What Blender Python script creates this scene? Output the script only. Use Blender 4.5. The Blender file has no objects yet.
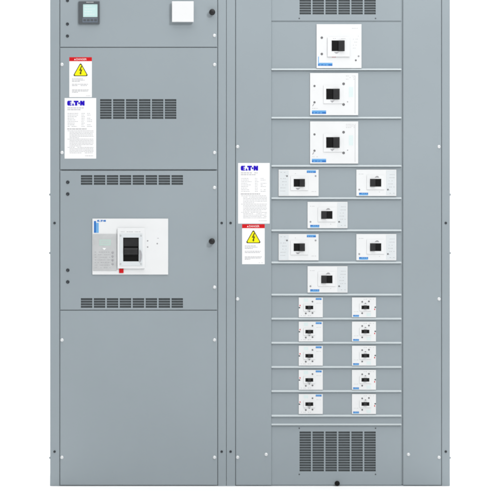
import bpy, bmesh, math, random
from mathutils import Vector, Matrix
random.seed(7)
S = 0.0044                      # metres per photo pixel on the front plane
C = bpy.data.collections.new('switchboard'); bpy.context.scene.collection.children.link(C)
CX, CZ = 250.0, 486.0
def X(px): return (px - CX) * S
def Z(py): return (CZ - py) * S
MM = 0.001

# ------------------------------------------------------------ materials
def mat(name, col, rough=0.5, metal=0.0, noise=0.0, nscale=3.0, bump=0.0, bscale=400.0, emit=0.0, spec=0.5, coat=0.0):
    m = bpy.data.materials.new(name); m.use_nodes = True
    nt = m.node_tree; b = nt.nodes['Principled BSDF']
    b.inputs['Base Color'].default_value = (*col, 1); b.inputs['Roughness'].default_value = rough
    b.inputs['Metallic'].default_value = metal; b.inputs['Specular IOR Level'].default_value = spec
    b.inputs['Coat Weight'].default_value = coat
    tc = nt.nodes.new('ShaderNodeTexCoord')
    geo = nt.nodes.new('ShaderNodeNewGeometry')
    if noise > 0:
        n = nt.nodes.new('ShaderNodeTexNoise'); n.inputs['Scale'].default_value = nscale; n.inputs['Detail'].default_value = 5
        nt.links.new(geo.outputs['Position'], n.inputs['Vector'])
        mr = nt.nodes.new('ShaderNodeMapRange'); mr.inputs['From Min'].default_value = .3; mr.inputs['From Max'].default_value = .7
        mr.inputs['To Min'].default_value = 1 - noise; mr.inputs['To Max'].default_value = 1 + noise
        nt.links.new(n.outputs['Fac'], mr.inputs['Value'])
        mx = nt.nodes.new('ShaderNodeMix'); mx.data_type = 'RGBA'; mx.blend_type = 'MULTIPLY'
        mx.inputs['Factor'].default_value = 1; mx.inputs['A'].default_value = (*col, 1)
        nt.links.new(mr.outputs['Result'], mx.inputs['B']); nt.links.new(mx.outputs['Result'], b.inputs['Base Color'])
        mr2 = nt.nodes.new('ShaderNodeMapRange'); mr2.inputs['To Min'].default_value = rough - .05; mr2.inputs['To Max'].default_value = rough + .05
        nt.links.new(n.outputs['Fac'], mr2.inputs['Value']); nt.links.new(mr2.outputs['Result'], b.inputs['Roughness'])
    if bump > 0:
        n = nt.nodes.new('ShaderNodeTexNoise'); n.inputs['Scale'].default_value = bscale; n.inputs['Detail'].default_value = 2
        nt.links.new(geo.outputs['Position'], n.inputs['Vector'])
        bp = nt.nodes.new('ShaderNodeBump'); bp.inputs['Strength'].default_value = bump; bp.inputs['Distance'].default_value = 0.0004
        nt.links.new(n.outputs['Fac'], bp.inputs['Height']); nt.links.new(bp.outputs['Normal'], b.inputs['Normal'])
    if emit > 0:
        b.inputs['Emission Color'].default_value = (*col, 1); b.inputs['Emission Strength'].default_value = emit
    return m
PAINT = (0.242, 0.281, 0.304)
M = dict(
    paint=mat('grey_powder_coat', PAINT, .48, noise=.032, nscale=1.7, bump=.25, bscale=260),
    lip=mat('lip_highlight_paint', (.43, .475, .49), .4, noise=.03, nscale=8),  # paler than the sheets: the lip's highlight is put into its colour
    inner=mat('shadowed_steel_interior', (.10, .115, .12), .6, noise=.05, nscale=9),
    screen=mat('vent_shade_grey', (.066, .078, .083), .7, noise=.08, nscale=60),  # shade inside the vent slots, put into the colour
    white=mat('off_white_plastic', (.645, .655, .66), .42, noise=.012, nscale=14),
    lgrey=mat('light_grey_plastic', (.555, .585, .60), .45, noise=.02, nscale=18),
    mgrey=mat('grey_trim_plastic', (.42, .43, .435), .5, noise=.05, nscale=40),
    dgrey=mat('dark_grey_plastic', (.065, .075, .083), .42, noise=.04, nscale=40),
    slate=mat('slate_plastic', (.11, .135, .17), .45, noise=.06, nscale=60),
    black=mat('black_plastic', (.004, .004, .004), .5, noise=.1, nscale=60, spec=.15),
    black2=mat('satin_black_handle', (.014, .014, .015), .45, noise=.1, nscale=60, spec=.3),
    paper=mat('white_sticker', (.735, .735, .74), .4, noise=.008, nscale=20),
    dot=mat('dark_grey_fastener', (.13, .13, .135), .5, noise=.1, nscale=200),
    ink=mat('grey_print', (.27, .27, .28), .6, noise=.1, nscale=200),
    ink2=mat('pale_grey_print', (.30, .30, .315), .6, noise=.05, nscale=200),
    logo=mat('violet_blue_print', (.018, .003, .40), .6, noise=.05, nscale=100, spec=.1),
    red=mat('red_print', (.50, .008, .012), .6, noise=.04, nscale=100, spec=.12),
    yellow=mat('yellow_print', (.72, .68, .008), .6, noise=.03, nscale=100, spec=.1),
    olive=mat('dark_triangle_print', (.05, .048, .012), .6, noise=.05, nscale=100, spec=.1),
    blue=mat('blue_label', (.025, .14, .42), .55, noise=.04, nscale=100, spec=.2),
    blue2=mat('light_blue_label', (.12, .33, .60), .4, noise=.04, nscale=100),
    cyan=mat('pale_cyan_print', (.56, .645, .645), .4, noise=.01, nscale=100),
    lcd=mat('pale_green_display', (.40, .50, .465), .25, noise=.02, nscale=100),
    glow=mat('lit_meter_display', (.36, .50, .49), .2, emit=.33),
    steel=mat('bright_zinc_screw', (.66, .68, .69), .4, metal=.3, noise=.02, nscale=300),
    dsteel=mat('dark_oxide_fastener', (.035, .042, .048), .4, metal=.4, noise=.05, nscale=300),
    floor=mat('white_studio_floor', (.93, .93, .93), .7, noise=.004, nscale=2),
)

# ------------------------------------------------------------ mesh helpers
ORG = Vector((0, 0, 0))
class MB:
    def __init__(s): s.bm = bmesh.new()
    def box(s, px0, py0, px1, py1, d0, d1, taper=0.0):
        """box in photo pixels; d0..d1 = millimetres in front of the main sheet-metal plane; taper shrinks the front face (mm)"""
        x0, x1 = X(px0), X(px1); z0, z1 = Z(py1), Z(py0); y0, y1 = -d0*MM, -d1*MM; t = taper*MM
        co = [(x0,y0,z0),(x1,y0,z0),(x1,y0,z1),(x0,y0,z1),(x0+t,y1,z0+t),(x1-t,y1,z0+t),(x1-t,y1,z1-t),(x0+t,y1,z1-t)]
        v = [s.bm.verts.new(Vector(c) - ORG) for c in co]
        for f in ((0,1,2,3),(7,6,5,4),(0,4,5,1),(1,5,6,2),(2,6,7,3),(3,7,4,0)): s.bm.faces.new([v[i] for i in f])
        return s
    def prism(s, pts, d0, d1):
        a = [s.bm.verts.new(Vector((X(p[0]), -d0*MM, Z(p[1]))) - ORG) for p in pts]
        b = [s.bm.verts.new(Vector((X(p[0]), -d1*MM, Z(p[1]))) - ORG) for p in pts]
        n = len(pts); s.bm.faces.new(a); s.bm.faces.new(b[::-1])
        for i in range(n): s.bm.faces.new([a[i], b[i], b[(i+1)%n], a[(i+1)%n]])
        return s
    def section(s, px0, px1, prof):
        """extrude a profile of (d mm, py) along x"""
        a = [s.bm.verts.new(Vector((X(px0), -d*MM, Z(py))) - ORG) for d, py in prof]
        b = [s.bm.verts.new(Vector((X(px1), -d*MM, Z(py))) - ORG) for d, py in prof]
        n = len(prof); s.bm.faces.new(a); s.bm.faces.new(b[::-1])
        for i in range(n): s.bm.faces.new([a[i], b[i], b[(i+1)%n], a[(i+1)%n]])
        return s
    def lathe(s, px, py, prof, seg=24, axis='Y', d=0):
        """revolve a profile of (radius px, distance mm) round an axis through (px,py)"""
        o = Vector((X(px), -d*MM, Z(py))) - ORG; rings = []
        for r, h in prof:
            ring = []
            if r <= 1e-6: ring = [s.bm.verts.new(o + (Vector((0, -h*MM, 0)) if axis == 'Y' else Vector((h*MM, 0, 0))))]
            else:
                for k in range(seg):
                    a = 2*math.pi*k/seg; c, q = r*S*math.cos(a), r*S*math.sin(a)
                    ring.append(s.bm.verts.new(o + (Vector((c, -h*MM, q)) if axis == 'Y' else Vector((h*MM, c, q)))))
            rings.append(ring)
        for A, B in zip(rings, rings[1:]):
            for k in range(seg):
                k2 = (k+1) % seg
                f = [A[k % len(A)], A[k2 % len(A)], B[k2 % len(B)], B[k % len(B)]]
                g = []
                for v in f:
                    if v not in g: g.append(v)
                if len(g) > 2: s.bm.faces.new(g).smooth = True
        return s
    def plate(s, px0, py0, px1, py1, d0, d1, holes=()):
        """sheet with real rectangular openings"""
        xs = sorted({px0, px1, *[h[0] for h in holes], *[h[2] for h in holes]})
        ys = sorted({py0, py1, *[h[1] for h in holes], *[h[3] for h in holes]})
        hs = set()
        xi = {x: i for i, x in enumerate(xs)}; yi = {y: i for i, y in enumerate(ys)}
        for h in holes:
            for i in range(xi[h[0]], xi[h[2]]):
                for j in range(yi[h[1]], yi[h[3]]): hs.add((i, j))
        cache = {}
        def V(i, j, k):
            if (i, j, k) not in cache:
                cache[(i, j, k)] = s.bm.verts.new(Vector((X(xs[i]), -(d1 if k else d0)*MM, Z(ys[j]))) - ORG)
            return cache[(i, j, k)]
        nx, ny = len(xs)-1, len(ys)-1
        def solid(i, j): return 0 <= i < nx and 0 <= j < ny and (i, j) not in hs
        for i in range(nx):
            for j in range(ny):
                if not solid(i, j): continue
                s.bm.faces.new([V(i,j,1), V(i,j+1,1), V(i+1,j+1,1), V(i+1,j,1)])
                s.bm.faces.new([V(i,j,0), V(i+1,j,0), V(i+1,j+1,0), V(i,j+1,0)])
                if not solid(i-1, j): s.bm.faces.new([V(i,j,0), V(i,j+1,0), V(i,j+1,1), V(i,j,1)])
                if not solid(i+1, j): s.bm.faces.new([V(i+1,j,1), V(i+1,j+1,1), V(i+1,j+1,0), V(i+1,j,0)])
                if not solid(i, j-1): s.bm.faces.new([V(i,j,1), V(i+1,j,1), V(i+1,j,0), V(i,j,0)])
                if not solid(i, j+1): s.bm.faces.new([V(i,j+1,0), V(i+1,j+1,0), V(i+1,j+1,1), V(i,j+1,1)])
        return s
    def text(s, body, px, py, h, d, width=None, bold=.02, thick=.15):
        """upright lettering: left edge px, baseline py, cap height h in pixels"""
        cu = bpy.data.curves.new('t', 'FONT'); cu.body = body; cu.size = 1; cu.offset = bold; cu.extrude = 0; cu.resolution_u = 3
        o = bpy.data.objects.new('t', cu); bpy.context.scene.collection.objects.link(o)
        dg = bpy.context.evaluated_depsgraph_get(); me = bpy.data.meshes.new_from_object(o.evaluated_get(dg))
        bpy.data.objects.remove(o); bpy.data.curves.remove(cu)
        xs = [v.co.x for v in me.vertices]; ys = [v.co.y for v in me.vertices]
        x0, x1, y0, y1 = min(xs), max(xs), min(ys), max(ys); k = h*S/(y1-y0); kx = (width*S/(x1-x0)) if width else k
        tb = bmesh.new(); tb.from_mesh(me); bpy.data.meshes.remove(me)
        for v in tb.verts: v.co = Vector((X(px) + (v.co.x-x0)*kx, -d*MM, Z(py) + (v.co.y-y0)*k)) - ORG
        ret = bmesh.ops.extrude_face_region(tb, geom=tb.faces[:])
        for v in [g for g in ret['geom'] if isinstance(g, bmesh.types.BMVert)]: v.co.y -= thick*MM
        tm = bpy.data.meshes.new('t'); tb.to_mesh(tm); tb.free(); s.bm.from_mesh(tm); bpy.data.meshes.remove(tm)
        return s
    def build(s, name, m, parent=None, bevel=0.0, seg=2):
        bmesh.ops.recalc_face_normals(s.bm, faces=s.bm.faces[:])
        me = bpy.data.meshes.new(name); s.bm.to_mesh(me); s.bm.free(); me.materials.append(M[m])
        o = bpy.data.objects.new(name, me); C.objects.link(o)
        if parent is not None: o.parent = parent
        else: o.location = ORG
        # parts of parts share the root's frame: their parent sits at its own origin
        if bevel:
            b = o.modifiers.new('bevel', 'BEVEL'); b.width = bevel*MM; b.segments = seg; b.limit_method = 'ANGLE'; b.angle_limit = math.radians(35)
            b.harden_normals = False
        return o
def set_org(px, py, d=0):
    global ORG
    ORG = Vector((X(px), -d*MM, Z(py)))
def tag(o, label, cat, group=None, kind=None):
    o['label'] = label; o['category'] = cat
    if group: o['group'] = group
    if kind: o['kind'] = kind
    return o
def thing(name, label, cat, px, py, d=0, group=None):
    set_org(px, py, d)
    o = bpy.data.objects.new(name, None); o.empty_display_size = .05; C.objects.link(o); o.location = ORG
    return tag(o, label, cat, group)
def copy_tree(o, parent=None):
    c = o.copy(); C.objects.link(c); c.parent = parent
    for ch in list(o.children): copy_tree(ch, c)
    return c

# ------------------------------------------------------------ fasteners
def zinc_screw(px, py, parent, d=0):
    b = MB().lathe(px, py, [(1.75, 0), (1.75, .8), (1.35, 1.0), (1.3, 3.6), (1.1, 5.0), (.55, 5.8), (.5, 4.6), (0, 4.6)], 20, d=d)
    return b.build('screw', 'steel', parent)
def dark_bolt(px, py, parent, d=0, r=1.55):
    b = MB().lathe(px, py, [(r, 0), (r, 1.6), (r*.85, 2.4), (r*.42, 2.6), (r*.38, 1.0), (0, 1.0)], 20, d=d)
    return b.build('bolt', 'dsteel', parent)
def rivet(px, py, parent, d=0):
    return MB().lathe(px, py, [(.75, 0), (.7, .7), (.4, 1.1), (0, 1.2)], 14, d=d).build('rivet', 'dgrey', parent)
def knob(px, py, parent, d=0):
    b = MB().lathe(px, py, [(3.0, 0), (3.0, 2), (1.9, 3), (1.8, 9), (2.7, 12), (2.85, 19), (2.5, 22), (1.6, 23.6), (0, 24)], 28, d=d)
    return b.build('knob', 'black2', parent)
def slots(x0, y0, cols, rows, pitch=12.95, w=11.35, rp=2.52, h=2.04):
    return [(round(x0+i*pitch, 3), round(y0+j*rp, 3), round(x0+i*pitch+w, 3), round(y0+j*rp+h, 3)) for i in range(cols) for j in range(rows)]
def vent_shade(x0, y0, cols, rows, parent, d, pitch=12.95, w=11.35, rp=2.52, h=2.04):
    """plain dark sheet behind the slots, its colour standing in for shade"""
    b = MB(); xe = x0+(cols-1)*pitch+w; ye = y0+(rows-1)*rp+h
    b.box(x0-2, y0-2, xe+2, ye+2, d-6, d-5)
    return b.build('vent_shade', 'screen', parent)

TOP = -34.0
# ============================================================ LEFT CABINET
def carcass(root, xl, xr, sl, sr, seams=(), dark=None):
    """folded steel box: stiles at the front, sides, back, roof, base"""
    b = MB()
    b.box(xl, TOP, sl, 486, -30, 0); b.box(sr, TOP, xr, 486, -30, 0)
    b.build('stile_frame', 'paint', root, .9)
    b = MB()
    b.box(xl+.35, TOP+.1, xl+1.2, 485.9, -620, -30.5); b.box(xr-1.2, TOP+.1, xr-.35, 485.9, -620, -30.5)
    b.box(xl+1.3, TOP+.1, xr-1.3, 485.9, -620, -616)
    b.build('side_and_back_panels', 'paint', root)
    MB().box(xl+1.3, TOP+.1, xr-1.3, TOP+1.2, -615, -32).build('roof_panel', 'paint', root)
    MB().box(xl+1.3, 484.9, xr-1.3, 485.9, -615, -32).build('base_panel', 'paint', root)
    MB().box(sl-1.5, TOP+2, sr+1.5, 484.6, -60, -33).build('dark_backing', 'inner', root)  # solid dark slab added to block light and keep the door gaps dark
    b = MB()
    b.box(sl+.02, TOP+4.2, sl+2.6, 484.8, -24, -6); b.box(sr-2.6, TOP+4.2, sr-.02, 484.8, -24, -6)
    if dark: b.box(sl+2.7, dark-2, sr-2.7, dark+2, -24, -8.0)
    for y in seams: b.box(sl+2.7, y-2, sr-2.7, y+2, -24, -5.0)
    b.build('seam_backing', 'paint', root)  # strips added behind the seams; their depth sets how dark the gaps shade
    MB().box(sl+.05, TOP, sr-.05, TOP+4.0, -20, -2).build('top_rail', 'paint', root, .8)
    MB().box(sl+.05, 485.0, sr-.05, 486, -30, -7).build('bottom_rail', 'paint', root)

left = thing('switchboard_cabinet', 'narrower left grey steel cabinet with a large white breaker in its door', 'cabinet', 138, 486, 0, 'grey steel switchboard cabinets bolted side by side')
carcass(left, 50, 226.2, 59.4, 218.1, (47.4, 310.2), 170)
DX0, DX1 = 60.2, 217.3
# top door
door = MB().plate(DX0, TOP+4.6, DX1, 46.9, -3, 0).build('instrument_door', 'paint', left, .8)
for y in (.5, 24, 36): dark_bolt(67.5, y, door)
zinc_screw(214.4, 35.5, door); knob(212.2, 12.2, door)
# panel with wide vent
ps = slots(100.1, 99.2, 6, 8, 12.95, 11.4)
pan = MB().plate(DX0, 47.8, DX1, 169.3, -3, 0, ps).build('vented_panel', 'paint', left, .45)
vent_shade(100.1, 99.2, 6, 8, pan, 0)
for x, y in ((61.9, 64.5), (61.9, 152.6), (214.5, 64.6), (214.5, 152.6)): zinc_screw(x, y, pan)
# breaker door
ds = slots(80.9, 175.2, 8, 4) + slots(80.9, 298.2, 8, 4)
bd = MB().plate(DX0, 170.7, DX1, 309.7, -3, 0, ds).build('breaker_door', 'paint', left, .45)
vent_shade(80.9, 175.2, 8, 4, bd, 0); vent_shade(80.9, 298.2, 8, 4, bd, 0)
for y in (182.2, 194, 270.2, 281.9): dark_bolt(67.8, y, bd, r=1.75)
for y in (187.6, 287.2): zinc_screw(214.5, y, bd)
knob(211.9, 241.3, bd)
# lower blank panel
lp = MB().plate(DX0, 310.6, DX1, 484.9, -3, 0).build('blank_panel', 'paint', left, .8)
for x in (61.9, 214.5):
    for y in (340, 457.4): zinc_screw(x, y, lp)
for x in (54.6, 221.7):
    for y in (223, 451.6): dark_bolt(x, y, left, r=1.25)
for y in (194.5, 253, 458):
    MB().lathe(50, y, [(1.15, 0), (1.15, -4), (.7, -5), (0, -5.2)], 16, 'X', d=-12).build('side_bolt', 'paint', left)

# ============================================================ RIGHT CABINET
right = thing('switchboard_cabinet', 'wider right grey steel cabinet with rows of white feeder breakers down its middle', 'cabinet', 338, 486, 0, 'grey steel switchboard cabinets bolted side by side')
carcass(right, 226.55, 450, 235.2, 441.9)
w = MB().plate(236.0, TOP+4.6, 271.5, 484.9, -14, 0).build('wireway_cover', 'paint', right, .3)
for x, y in ((237.6, 146.7), (237.6, 299), (237.6, 457.4), (266.1, 454.5)): zinc_screw(x, y, w)
w = MB().plate(403.1, TOP+4.6, 441.2, 484.9, -14, 0).build('wireway_cover', 'paint', right, .8)
for x, y in ((439, 146.7), (439, 299), (439, 457.4), (408.4, 454.5)): zinc_screw(x, y, w)
for x in (230.6, 445.8):
    for y in (223, 451.6): dark_bolt(x, y, right, r=1.25)
for y in (194.5, 253, 458):
    MB().lathe(450, y, [(1.15, 0), (1.15, 4), (.7, 5), (0, 5.2)], 16, 'X', d=-12).build('side_bolt', 'paint', right)
CD = -3.5          # face of the recessed dead-front covers
RX0, RX1 = 271.55, 401.4
# vented covers, top and bottom
vs = slots(299.6, -23.0, 6, 15, 12.95, 11.35)
vt = MB().plate(RX0, TOP+4.6, RX1, 20.7, CD-3, CD, vs).build('vented_cover', 'paint', right, .45)
vent_shade(299.6, -23.0, 6, 15, vt, CD)
for x in (299.3, 375.6): rivet(x, 18.3, vt, CD); rivet(x, -26.6, vt, CD)
vs = slots(299.6, 431.6, 6, 16, 12.95, 11.35)
vt = MB().plate(RX0, 425.7, RX1, 484.9, CD-3, CD, vs).build('vented_cover', 'paint', right, .45)
vent_shade(299.6, 431.6, 6, 16, vt, CD)
for x in (299.3, 375.6): rivet(x, 428.3, vt, CD); rivet(x, 474.4, vt, CD)
MB().lathe(337.2, 483.4, [(2.5, 0), (2.5, 8), (2.1, 10), (1.2, 11), (0, 11.2)], 24, d=CD).build('knob', 'black', vt)
MB().box(400.6, TOP+5, 403.0, 484.6, -20, -7.6).build('cover_gap_backing', 'paint', right)  # backing added to soften the dark line beside the covers
rails = [21.4, 69.6, 118.0, 166.1, 198.4, 230.6, 262.7, 294.9, 318.9, 343.0, 367.2, 391.3, 415.9, 424.7]
for a, b_ in zip(rails, rails[1:]):
    # folded sheet whose bottom edge is turned outwards into a lip
    pl = MB().plate(RX0, a+.7, RX1, b_-.6, CD-3, CD).build('cover_plate', 'paint', right, .35)
    MB().box(RX0+.1, a-1.5, RX1-.1, a+2, CD-4, CD-3.3).build('rail_gap_backing', 'paint', pl)  # backing added so the joint at the rail shades lighter
    MB().section(RX0, RX1, [(CD+.05, b_-1.15), (CD+9.0, b_+.45), (CD+9.0, b_+.55), (CD+7.6, b_+.66), (CD-2.5, b_+.48), (CD-2.5, b_-.55), (CD+.05, b_-.55)]).build('folded_lip', 'lip', pl)

# ============================================================ MARKS
def logo(b, px, py, w_, h_, d, t=.2):
    """five block letters with wedge and dot shaped openings, cap height h_, width w_ from top-left px,py"""
    def R(u0, v0, u1, v1): b.box(px+u0*w_, py+v0*h_, px+u1*w_, py+v1*h_, d, d+t)
    def P(pts): b.prism([(px+u*w_, py+v*h_) for u, v in pts], d, d+t)
    P([(.045, 0), (.25, 0), (.25, .25), (.16, .25), (.16, .39), (.24, .39), (.24, .62), (.16, .62), (.16, .75), (.24, .75), (.24, 1), (.045, 1), (0, .78), (0, .22)])
    P([(.262, 1), (.335, .42), (.408, 1)])
    P([(.375, 0), (.65, 0), (.65, .34), (.578, .34), (.578, 1), (.447, 1), (.447, .34), (.375, .34)])
    P([(.682+.05*math.cos(k*math.pi/6), .52+.22*math.sin(k*math.pi/6)) for k in range(12)])
    P([(.74, 0), (.855, 0), (.895, .30), (.895, 0), (1, 0), (1, 1), (.885, 1), (.845, .70), (.845, 1), (.74, 1)])
def words(b, x0, x1, y, h, d, gap=.7, wmin=1.0, wmax=3.4, fill=.98, t=.12):
    x = x0
    while x < x1 - .5:
        w_ = min(random.uniform(wmin, wmax), x1 - x)
        if random.random() < fill: b.box(x, y, x+w_, y+h, d, d+t)
        x += w_ + gap*random.uniform(.7, 1.3)

def data_sticker(x, y, label, d=0):
    t = thing('data_sticker', label, 'sticker', x+16, y+61, d, 'rating and instruction stickers')
    bk = MB().box(x, y, x+31.6, y+60.6, 0, .35).build('sticker_sheet', 'paper', t)
    b = MB(); logo(b, x+2.6, y+2.7, 17.4, 4.9, .35); b.build('brand_mark', 'logo', t)
    b = MB()
    words(b, x+2.8, x+19.5, y+9.6, .65, .35, .45, 1.2, 3); words(b, x+2.8, x+18.5, y+11.4, .65, .35, .45, 1.2, 3)
    b.build('title_print', 'ink', t)
    b = MB(); words(b, x+2.6, x+22, y+30.6, .75, .35, .4, 1.5, 3.4)
    b.build('heading_print', 'ink', t)
    b = MB()
    for k in range(9):
        yy = y+15.2+k*1.62
        words(b, x+3.0, x+random.uniform(9, 14), yy, .45, .35, .4, .8, 2.4)
        words(b, x+16.8, x+random.uniform(19, 21), yy, .45, .35, .4, .8, 2)
        if k % 4 != 2: words(b, x+22.5, x+random.uniform(25, 28.5), yy, .45, .35, .4, .8, 2.4)
    for k in range(17):
        yy = y+32.6+k*1.38
        ind = 3 if k % 6 == 0 else 5
        words(b, x+ind, x+(28.8 if k % 6 != 5 else random.uniform(14, 24)), yy, .42, .35, .35, .8, 3.0)
    words(b, x+20.5, x+28.6, y+57.6, .42, .35, .35, .8, 2.0)
    b.build('fine_print', 'ink2', t)
    return t
def danger_sticker(x, y, label, d=0):
    t = thing('danger_sticker', label, 'warning sign', x+11.3, y+40, d, 'danger stickers with a yellow triangle')
    MB().box(x+.3, y+.2, x+22.9, y+40.2, 0, .35).build('sticker_sheet', 'paper', t)
    hd = MB().box(x+.3, y+.2, x+22.9, y+4.2, .36, .5).build('red_header', 'red', t)
    b = MB(); b.text('DANGER', x+7.4, y+3.2, 1.9, .5, 10.2, .0)
    # little alert triangle before the word
    b.prism([(x+5.2, y+3.1), (x+6.0, y+1.5), (x+6.7, y+3.1)], .5, .65)
    b.build('lettering', 'paper', hd)
    cx, by, ty, hw = x+11.6, y+19.2, y+5.4, 7.8
    def tri(k, d0, d1):
        cyy = (2*by+ty)/3; pts = []
        for (ax, ay) in ((cx, ty), (cx+hw, by), (cx-hw, by)):
            # rounded corner
            vx, vy = cx+(ax-cx)*k, cyy+(ay-cyy)*k; r = 1.1*k
            n = math.hypot(cx-vx, cyy-vy); ux, uy = (cx-vx)/n, (cyy-vy)/n
            ox, oy = vx+ux*2*r, vy+uy*2*r; a0 = math.atan2(-uy, -ux)
            for q in range(-4, 5): pts.append((ox+r*math.cos(a0+q*math.pi/12), oy+r*math.sin(a0+q*math.pi/12)))
        return MB().prism(pts, d0, d1)
    tr = tri(1.0, .36, .48).build('hazard_triangle', 'olive', t)
    tri(.84, .48, .58).build('yellow_field', 'yellow', tr)
    MB().prism([(cx+.7, ty+3.3), (cx-1.6, by-5.4), (cx+.1, by-5.7), (cx-.7, by-3.4), (cx-1.2, by-3.5), (cx-.1, by-1.4), (cx+1.1, by-3.1), (cx+.5, by-3.2), (cx+1.7, by-6.9), (cx+.1, by-6.5), (cx+1.6, ty+3.6)], .58, .7).build('lightning_bolt', 'olive', tr)
    b = MB()
    for yy, ww in ((21.6, 11), (22.9, 13), (24.2, 8), (27.0, 16), (28.3, 15), (32.6, 17), (33.8, 16), (35.0, 6)):
        words(b, x+3, x+3+ww, y+yy, .55, .35, .4, 1.0, 3.0)
    words(b, x+17, x+21.5, y+38.6, .35, .35, .3, .8, 1.6)
    b.build('fine_print', 'ink2', t)
    return t
danger_sticker(69.0, 57.0, 'white and red danger sticker on the left cabinet, above its data sticker')
data_sticker(64.6, 98.0, 'white data sticker with violet logo on the left cabinet, beside the wide vent')
data_sticker(238.1, 163.0, 'white data sticker with violet logo on the right cabinet, above the danger sticker')
danger_sticker(241.8, 224.0, 'white and red danger sticker on the right cabinet, below its data sticker')

# ============================================================ INSTRUMENTS ON THE TOP DOOR
t = thing('panel_meter', 'small square dark framed meter with pale lit screen on the top left door', 'meter', 89.3, 24, 0)
b = MB(); b.plate(78.8, 1.4, 99.7, 24.0, 0, 9, [(83.2, 4.3, 97.7, 17.2)]); b.build('bezel', 'dgrey', t, 1.6)
MB().box(83.1, 4.2, 97.8, 17.3, 2, 6.5).build('display', 'glow', t)
b = MB()
for k in range(4): words(b, 84.6, 92.0+k % 2*3, 6.0+k*2.7, .8, 6.5, .5, 1.2, 3)
b.build('screen_rows', 'cyan', t)
b = MB().box(82.6, 18.2, 97.8, 22.6, 9, 9.8)
kp = b.build('keypad', 'slate', t, .4)
for k in range(4): MB().box(83.6+k*3.6, 19.3, 86.2+k*3.6, 21.3, 9.8, 11).build('button', 'dgrey', kp, .3)
b = MB(); words(b, 86.5, 94.5, 2.1, .7, 9, .35, 1, 2.4); b.build('lettering', 'mgrey', t)
t = thing('blank_module', 'plain white square box fixed to the top left door beside its knob', 'white box', 183, 23, 0)
MB().box(172.6, 2.4, 193.4, 22.0, 0, 12).build('module_body', 'white', t, 1)
MB().box(171.9, 1.5, 193.9, 22.5, 12, 22, 1.2).build('front_cover', 'white', t, 1.4, 3)

# ============================================================ LARGE LEFT BREAKER
t = thing('main_circuit_breaker', 'large white rectangular breaker with grey trip unit in the left cabinet door', 'circuit breaker', 130, 275, 0)
MB().plate(92.4, 218.6, 168.2, 274.6, 0, 5, ()).build('face_plate', 'white', t, 1.0)
bl = MB().box(94.0, 221.0, 96.2, 232.8, 5, 5.3).build('blue_label', 'blue', t)
MB().box(96.3, 222.8, 98.8, 232.8, 5, 5.3).build('light_blue_stripe', 'blue2', bl)
b = MB(); logo(b, 97.3, 219.9, 8.6, 1.9, 5); b.build('brand_mark', 'blue', t)
tu = MB().plate(93.2, 234.0, 117.0, 270.6, 5, 7.5).build('trip_unit', 'mgrey', t, .8)
MB().box(99.2, 239.4, 111.0, 245.6, 7.5, 8.1).build('display', 'lcd', tu, .3)
MB().prism([(102.5, 248.0), (106.3, 248.0), (104.4, 250.0)], 7.5, 7.8).build('arrow_mark', 'paper', tu)
b = MB()
for k in range(7): words(b, 94.8, 110.5, 251.8+k*2.6, .6, 7.5, .6, .6, 2.0, .75)
b.build('fine_print', 'ink2', tu)
for k in range(4): MB().lathe(112.8, 252.5+k*3.8, [(1.1, 0), (1.1, 1.2), (.5, 1.3), (0, 1.0)], 16, d=7.5).build('dial', 'ink2', tu)
es = MB().plate(117.6, 228.2, 144.9, 268.4, 5, 15, [(123.3, 237.6, 138.9, 261.4)]).build('escutcheon', 'white', t, 1.4, 3)
MB().plate(120.0, 233.6, 142.6, 265.8, 15.02, 16.5, [(123.3, 237.6, 138.9, 261.4)]).build('handle_surround', 'lgrey', es, .3)
hw_ = MB().box(123.2, 237.5, 139.0, 261.5, 5.2, 6.2).build('handle_well', 'black', t)
MB().box(123.9, 238.3, 138.3, 246.3, 6.2, 9.6).build('slide_shutter', 'black2', hw_, .5)
MB().section(124.2, 138.0, [(6.2, 247.6), (20, 248.4), (22, 249.2), (22, 253.6), (20, 254.4), (6.2, 255.4)]).build('toggle_handle', 'black2', t, .6)
b = MB()
b.prism([(139.9, 249.6), (141.5, 251.4), (142.2, 254.4), (142.0, 258.0), (141.0, 261.0), (139.9, 262.2)], 16.5, 21); b.build('handle_shadow', 'ink2', t, .5)  # grey raised piece shaped as the shadow beside the handle
MB().box(119.2, 268.7, 123.6, 273.0, 5, 8).build('trip_button', 'red', t, .6)
b = MB()
for k in range(2): words(b, 101, 109.5, 240.9+k*2.0, .9, 8.1, .4, .8, 1.6)
b.build('display_rows', 'mgrey', tu)
b = MB(); words(b, 150, 162, 238.0, .5, 5, 1.0, 1, 2, .6); words(b, 121, 141, 231.6, .45, 15, .5, .8, 2.2, .8); b.build('fine_print', 'ink2', t)
for x, y in ((147.7, 240.8), (147.7, 247.0), (157.3, 243.6)): MB().lathe(x, y, [(.75, 0), (.7, .5), (0, .8)], 14, d=5).build('rivet', 'ink', t)
for x, y in ((141.2, 235.6), (120.9, 263.9), (141.2, 263.9), (120.9, 235.6)): MB().lathe(x, y, [(.9, 0), (.9, .5), (.5, .8), (0, .5)], 14, d=16.5).build('screw', 'mgrey', es)

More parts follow.
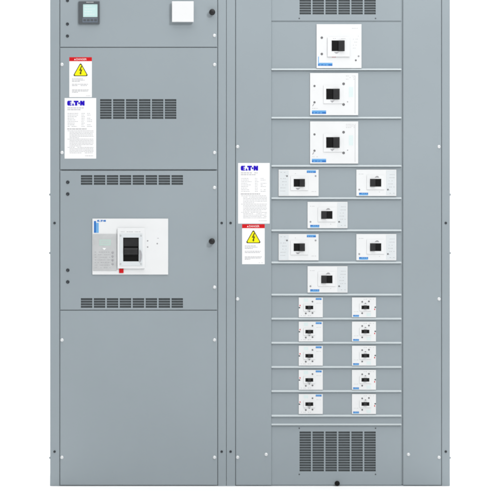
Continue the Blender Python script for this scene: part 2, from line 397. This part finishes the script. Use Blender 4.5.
# ============================================================ FEEDER BREAKERS
def recess_and_toggle(t, x0, y0, x1, y1, base, dirx=1):
    """dark window with a toggle standing in one half"""
    MB().box(x0, y0, x1, y1, base, base+1.0).build('handle_window', 'black', t, .2)
    xm = x0 + (x1-x0)*(.50)
    MB().box(xm, y0+.5, x1-.4, y1-.5, base+1, base+10, 1.4).build('toggle_handle', 'black2', t, .6)
def small_screw(t, x, y, base, m='ink', r=1.25):
    m = {'ink': 'dot', 'ink2': 'ink'}[m]
    MB().lathe(x, y, [(r, 0), (r, .7), (r*.7, 1.2), (r*.35, 1.2), (r*.3, .6), (0, .6)], 16, d=base).build('screw', m, t)
def blue_tag(t, x0, y0, x1, y1, base, split=.45, m='blue'):
    ym = y0+(y1-y0)*.42
    o = MB().box(x0, ym, x1, y1, base, base+.25).build('blue_label', m, t)
    b = MB(); logo(b, x0+(x1-x0)*.10, ym+(y1-ym)*.22, (x1-x0)*.62, (y1-ym)*.56, base+.25, .12); b.build('brand_mark', 'blue2', o)
    MB().box(x0, y0, x1, ym, base, base+.25).build('light_blue_stripe', 'blue2', o)

GL = 'large square feeder breakers stacked at the top'
# first, shorter and with a raised frame
t = thing('circuit_breaker', 'topmost white square breaker with raised frame, just under the top vent', 'circuit breaker', 339, 68.4, CD, GL)
MB().plate(316.5, 24.2, 361.5, 68.2, CD, CD+5).build('face_plate', 'white', t, .9)
B = CD+5
MB().plate(327.4, 37.4, 349.8, 56.8, B, B+6).build('escutcheon', 'white', t, 1.0)
recess_and_toggle(t, 331.6, 40.6, 344.6, 51.2, B+6)
MB().prism([(334, 52.2), (339, 52.2), (337.2, 53.6), (335.8, 53.6)], B+6, B+6.8).build('pointer_mark', 'ink2', t)
for x, y in ((321.8, 37.7), (321.8, 54.0)): small_screw(t, x, y, B)
small_screw(t, 355.8, 60.3, B, 'ink', .95); small_screw(t, 358.6, 56.2, B, 'ink2', .9)
blue_tag(t, 318.0, 62.8, 332.4, 65.9, B)
MB().box(318.1, 56.6, 318.9, 62.6, B, B+.25).build('blue_stripe', 'blue2', t)
b = MB(); words(b, 332, 336, 56.9, .5, B, .3, .8, 1.4); b.build('red_mark', 'red', t)
b = MB(); words(b, 331, 346, 38.6, .35, B+6, .5, .6, 1.8, .7); words(b, 352, 358, 28.2, .4, B, .6, .6, 1.4, .7)
for k in range(5): words(b, 353, 359.5, 36+k*3, .35, B, .6, .6, 1.4, .5)
b.build('fine_print', 'ink2', t)
def large_breaker(dy, label):
    t = thing('circuit_breaker', label, 'circuit breaker', 334.2, 115.4+dy, CD, GL)
    MB().plate(310.0, 73.0+dy, 358.2, 115.2+dy, CD, CD+5).build('face_plate', 'white', t, .9)
    B = CD+5
    e = MB().plate(323.4, 85.4+dy, 343.0, 103.6+dy, B, B+3).build('escutcheon', 'white', t, .6)
    recess_and_toggle(t, 326.2, 88.8+dy, 339.6, 99.4+dy, B+3)
    MB().prism([(330, 100.6+dy), (334.6, 100.6+dy), (332.2, 102.8+dy)], B+3, B+3.6).build('pointer_mark', 'ink2', t)
    for x, y in ((314.5, 86.0), (314.5, 102.3)): small_screw(t, x, y+dy, B, 'ink', 1.1)
    for x, y in ((343.6, 83.8), (343.6, 104.5)): small_screw(t, x, y+dy, B, 'ink', 1.35)
    MB().lathe(347.6, 101.8+dy, [(.6, 0), (.6, .4), (0, .5)], 12, d=B).build('rivet', 'ink2', t)
    blue_tag(t, 311.9, 110.4+dy, 326.1, 113.9+dy, B)
    MB().prism([(312.2, 106.0+dy), (313.6, 103.6+dy), (314.2, 104.2+dy), (312.9, 106.2+dy)], B, B+.4).build('tick_mark', 'ink', t)
    MB().box(348.8, 87+dy, 353.2, 97+dy, B, B+.2).build('rating_label', 'cyan', t)
    b = MB()
    for k in range(3): words(b, 346, 354.5, 75.8+dy+k*1.6, .35, B, .6, .6, 1.6, .6)
    words(b, 312.2, 318, 108.2+dy, .4, B, .5, .6, 1.4, .7)
    b.build('fine_print', 'ink2', t)
    MB().box(354.9, 75.5+dy, 355.2, 113.5+dy, B, B+.15).build('edge_line', 'ink2', t)
    return t
large_breaker(0, 'white square breaker second from the top, directly under the one with raised frame')
large_breaker(48.4, 'white square breaker third from the top, lowest of the square ones')

GM = 'medium oblong feeder breakers'
def medium_breaker(label):
    """left-hand pattern: trip unit at its left, blue label at its upper right"""
    t = thing('circuit_breaker', label, 'circuit breaker', 298.6, 182.8, CD, GM)
    B = CD+4.5
    MB().plate(278.6, 169.6, 318.6, 196.0, CD, B).build('face_plate', 'white', t, .8)
    u = MB().box(279.3, 170.6, 288.7, 195.2, B, B+.8).build('trip_unit', 'lgrey', t, .3)
    b = MB()
    for k in range(7): words(b, 280.4, 286.6, 172.2+k*3.1, .38, B+.8, .5, .6, 1.6, .6)
    b.build('fine_print', 'ink2', u)
    small_screw(u, 287.0, 176.0, B+.8, 'ink', .85)
    MB().plate(290.6, 176.0, 308.2, 190.4, B, B+3).build('escutcheon', 'white', t, .5)
    recess_and_toggle(t, 293.7, 179.0, 304.9, 186.7, B+3)
    MB().prism([(295.6, 188.0), (300.4, 188.0), (298.6, 189.6), (297, 189.6)], B+3, B+3.5).build('pointer_mark', 'ink', t)
    small_screw(t, 315.6, 176.0, B, 'ink2', .9)
    blue_tag(t, 306.8, 170.3, 315.9, 172.9, B, m='blue')
    b = MB(); words(b, 291, 300, 173.4, .35, B, .6, .6, 1.6, .6); words(b, 310, 317, 191.4, .35, B, .6, .6, 1.6, .6)
    b.build('fine_print', 'ink2', t)
    return t
m0 = medium_breaker('white oblong breaker at the left of the upper paired row, beside the data sticker')
def place(src, px, py, label, flip=False, first=False):
    o = src if first else copy_tree(src)
    o.location = (X(px), -CD*MM, Z(py)); o.rotation_euler = (0, math.pi if flip else 0, 0)
    o['label'] = label
    return o
place(m0, 376.3, 182.8, 'white oblong breaker at the right of the upper paired row', True)
place(m0, 327.5, 215.0, 'white oblong breaker alone in the row between the two paired oblong rows', True)
place(m0, 298.6, 247.2, 'white oblong breaker at the left of the lower paired row, beside the danger sticker')
place(m0, 376.3, 247.2, 'white oblong breaker at the right of the lower paired row', True)
place(m0, 327.5, 279.4, 'white oblong breaker alone in its row just above the ten small breakers', True)

GS = 'small feeder breakers in two columns'
def small_breaker(label):
    t = thing('circuit_breaker', label, 'circuit breaker', 310.7, 307.4, CD, GS)
    B = CD+4
    MB().plate(298.7, 297.4, 322.8, 317.4, CD, B).build('face_plate', 'white', t, .7)
    MB().plate(303.6, 303.9, 315.2, 311.0, B, B+3).build('escutcheon', 'white', t, .4)
    MB().box(305.4, 305.7, 313.2, 309.2, B+3, B+3.8).build('handle_window', 'black', t, .3)
    MB().box(307.8, 306.0, 311.0, 309.4, B+3.8, B+10, .8).build('toggle_handle', 'black2', t, .4)
    MB().box(303.8, 298.5, 308.2, 301.8, B, B+.2).build('rating_label', 'cyan', t)
    for y in (301.6, 313.0): small_screw(t, 312.5, y, B, 'ink', .85)
    MB().lathe(299.5, 307.6, [(.8, 0), (.7, .5), (0, .6)], 12, d=B).build('rivet', 'dgrey', t)
    MB().lathe(305.8, 313.4, [(.95, 0), (.8, .6), (0, .7)], 12, d=B).build('test_button', 'dot', t)
    MB().prism([(308.0, 310.9), (310.6, 310.9), (309.3, 312.1)], B, B+.5).build('pointer_mark', 'dot', t)
    MB().box(299.6, 304.8, 300.5, 306.2, B, B+.4).build('red_mark', 'red', t)
    blue_tag(t, 315.7, 297.9, 321.6, 299.9, B)
    b = MB(); words(b, 301, 311, 315.4, .35, B, .6, .6, 1.5, .6); words(b, 314.8, 321, 303, .3, B, .6, .6, 1.5, .6)
    b.build('fine_print', 'ink2', t)
    return t
near = ['top', 'second', 'third', 'fourth', 'bottom']
s0 = None
for k in range(5):
    y = 307.4 + 24.15*k
    la = f'small white breaker in the left column, {near[k]} of its five'
    if s0 is None: s0 = small_breaker(la)
    else: place(s0, 310.7, y, la)
    place(s0, 364.0, y, f'small white breaker in the right column, {near[k]} of its five', True)

# ============================================================ SETTING: white sweep
def sweep():
    bm = bmesh.new(); prof = [(-14, 0), (5.0, 0)]
    for k in range(1, 13):
        a = math.pi/2*k/12; prof.append((5.0+2.5*math.sin(a), 2.5-2.5*math.cos(a)))
    prof.append((7.5, 9))
    A = [bm.verts.new((-14, y, z-.0005)) for y, z in prof]; B_ = [bm.verts.new((14, y, z-.0005)) for y, z in prof]
    for i in range(len(prof)-1):
        f = bm.faces.new([A[i], B_[i], B_[i+1], A[i+1]]); f.smooth = True
    me = bpy.data.meshes.new('floor'); bm.to_mesh(me); bm.free(); me.materials.append(M['floor'])
    o = bpy.data.objects.new('floor', me); C.objects.link(o); o['kind'] = 'structure'; o['label'] = 'plain white seamless floor and backdrop'
sweep()

# ============================================================ LIGHT
w = bpy.data.worlds.new('World'); bpy.context.scene.world = w; w.use_nodes = True
bg = w.node_tree.nodes['Background']; bg.inputs['Color'].default_value = (.985, .995, 1, 1); bg.inputs['Strength'].default_value = .45
def area(name, loc, target, size, power, col=(1, 1, 1), sy=None):
    l = bpy.data.lights.new(name, 'AREA'); l.energy = power; l.color = col; l.size = size
    if sy: l.shape = 'RECTANGLE'; l.size_y = sy
    o = bpy.data.objects.new(name, l); C.objects.link(o); o.location = loc
    o.rotation_euler = (Vector(target)-Vector(loc)).to_track_quat('-Z', 'Y').to_euler(); return o
area('key_softbox', (2.9, -5.2, 5.3), (0, 0, 1.2), 1.0, 262)
area('overhead_fill', (0, -1.6, 5.5), (0, -.3, 0), 5.0, 165, sy=3.0)  # added fill from above, whitens the floor and brightens the lips
area('backdrop_fill', (0, 2.2, 4.6), (0, 3.2, 0), 7.0, 620, sy=3.0)  # added fill behind the cabinets, washes out their shadow on the floor

# ============================================================ CAMERA
D = 11.0
cam = bpy.data.cameras.new('camera'); co = bpy.data.objects.new('camera', cam); C.objects.link(co)
co.location = (0, -D, Z(250)); co.rotation_euler = (math.pi/2, 0, 0)
cam.sensor_width = 36; cam.lens = 36*D/(500*S); cam.clip_end = 200; cam.clip_start = .1
sc = bpy.context.scene; sc.camera = co
sc.render.engine = 'CYCLES'; sc.cycles.samples = 256
sc.view_settings.view_transform = 'Standard'; sc.view_settings.look = 'None'; sc.view_settings.exposure = 0; sc.view_settings.gamma = 1
sc.cycles.filter_width = 1.9
sc.render.resolution_x = sc.render.resolution_y = 1024
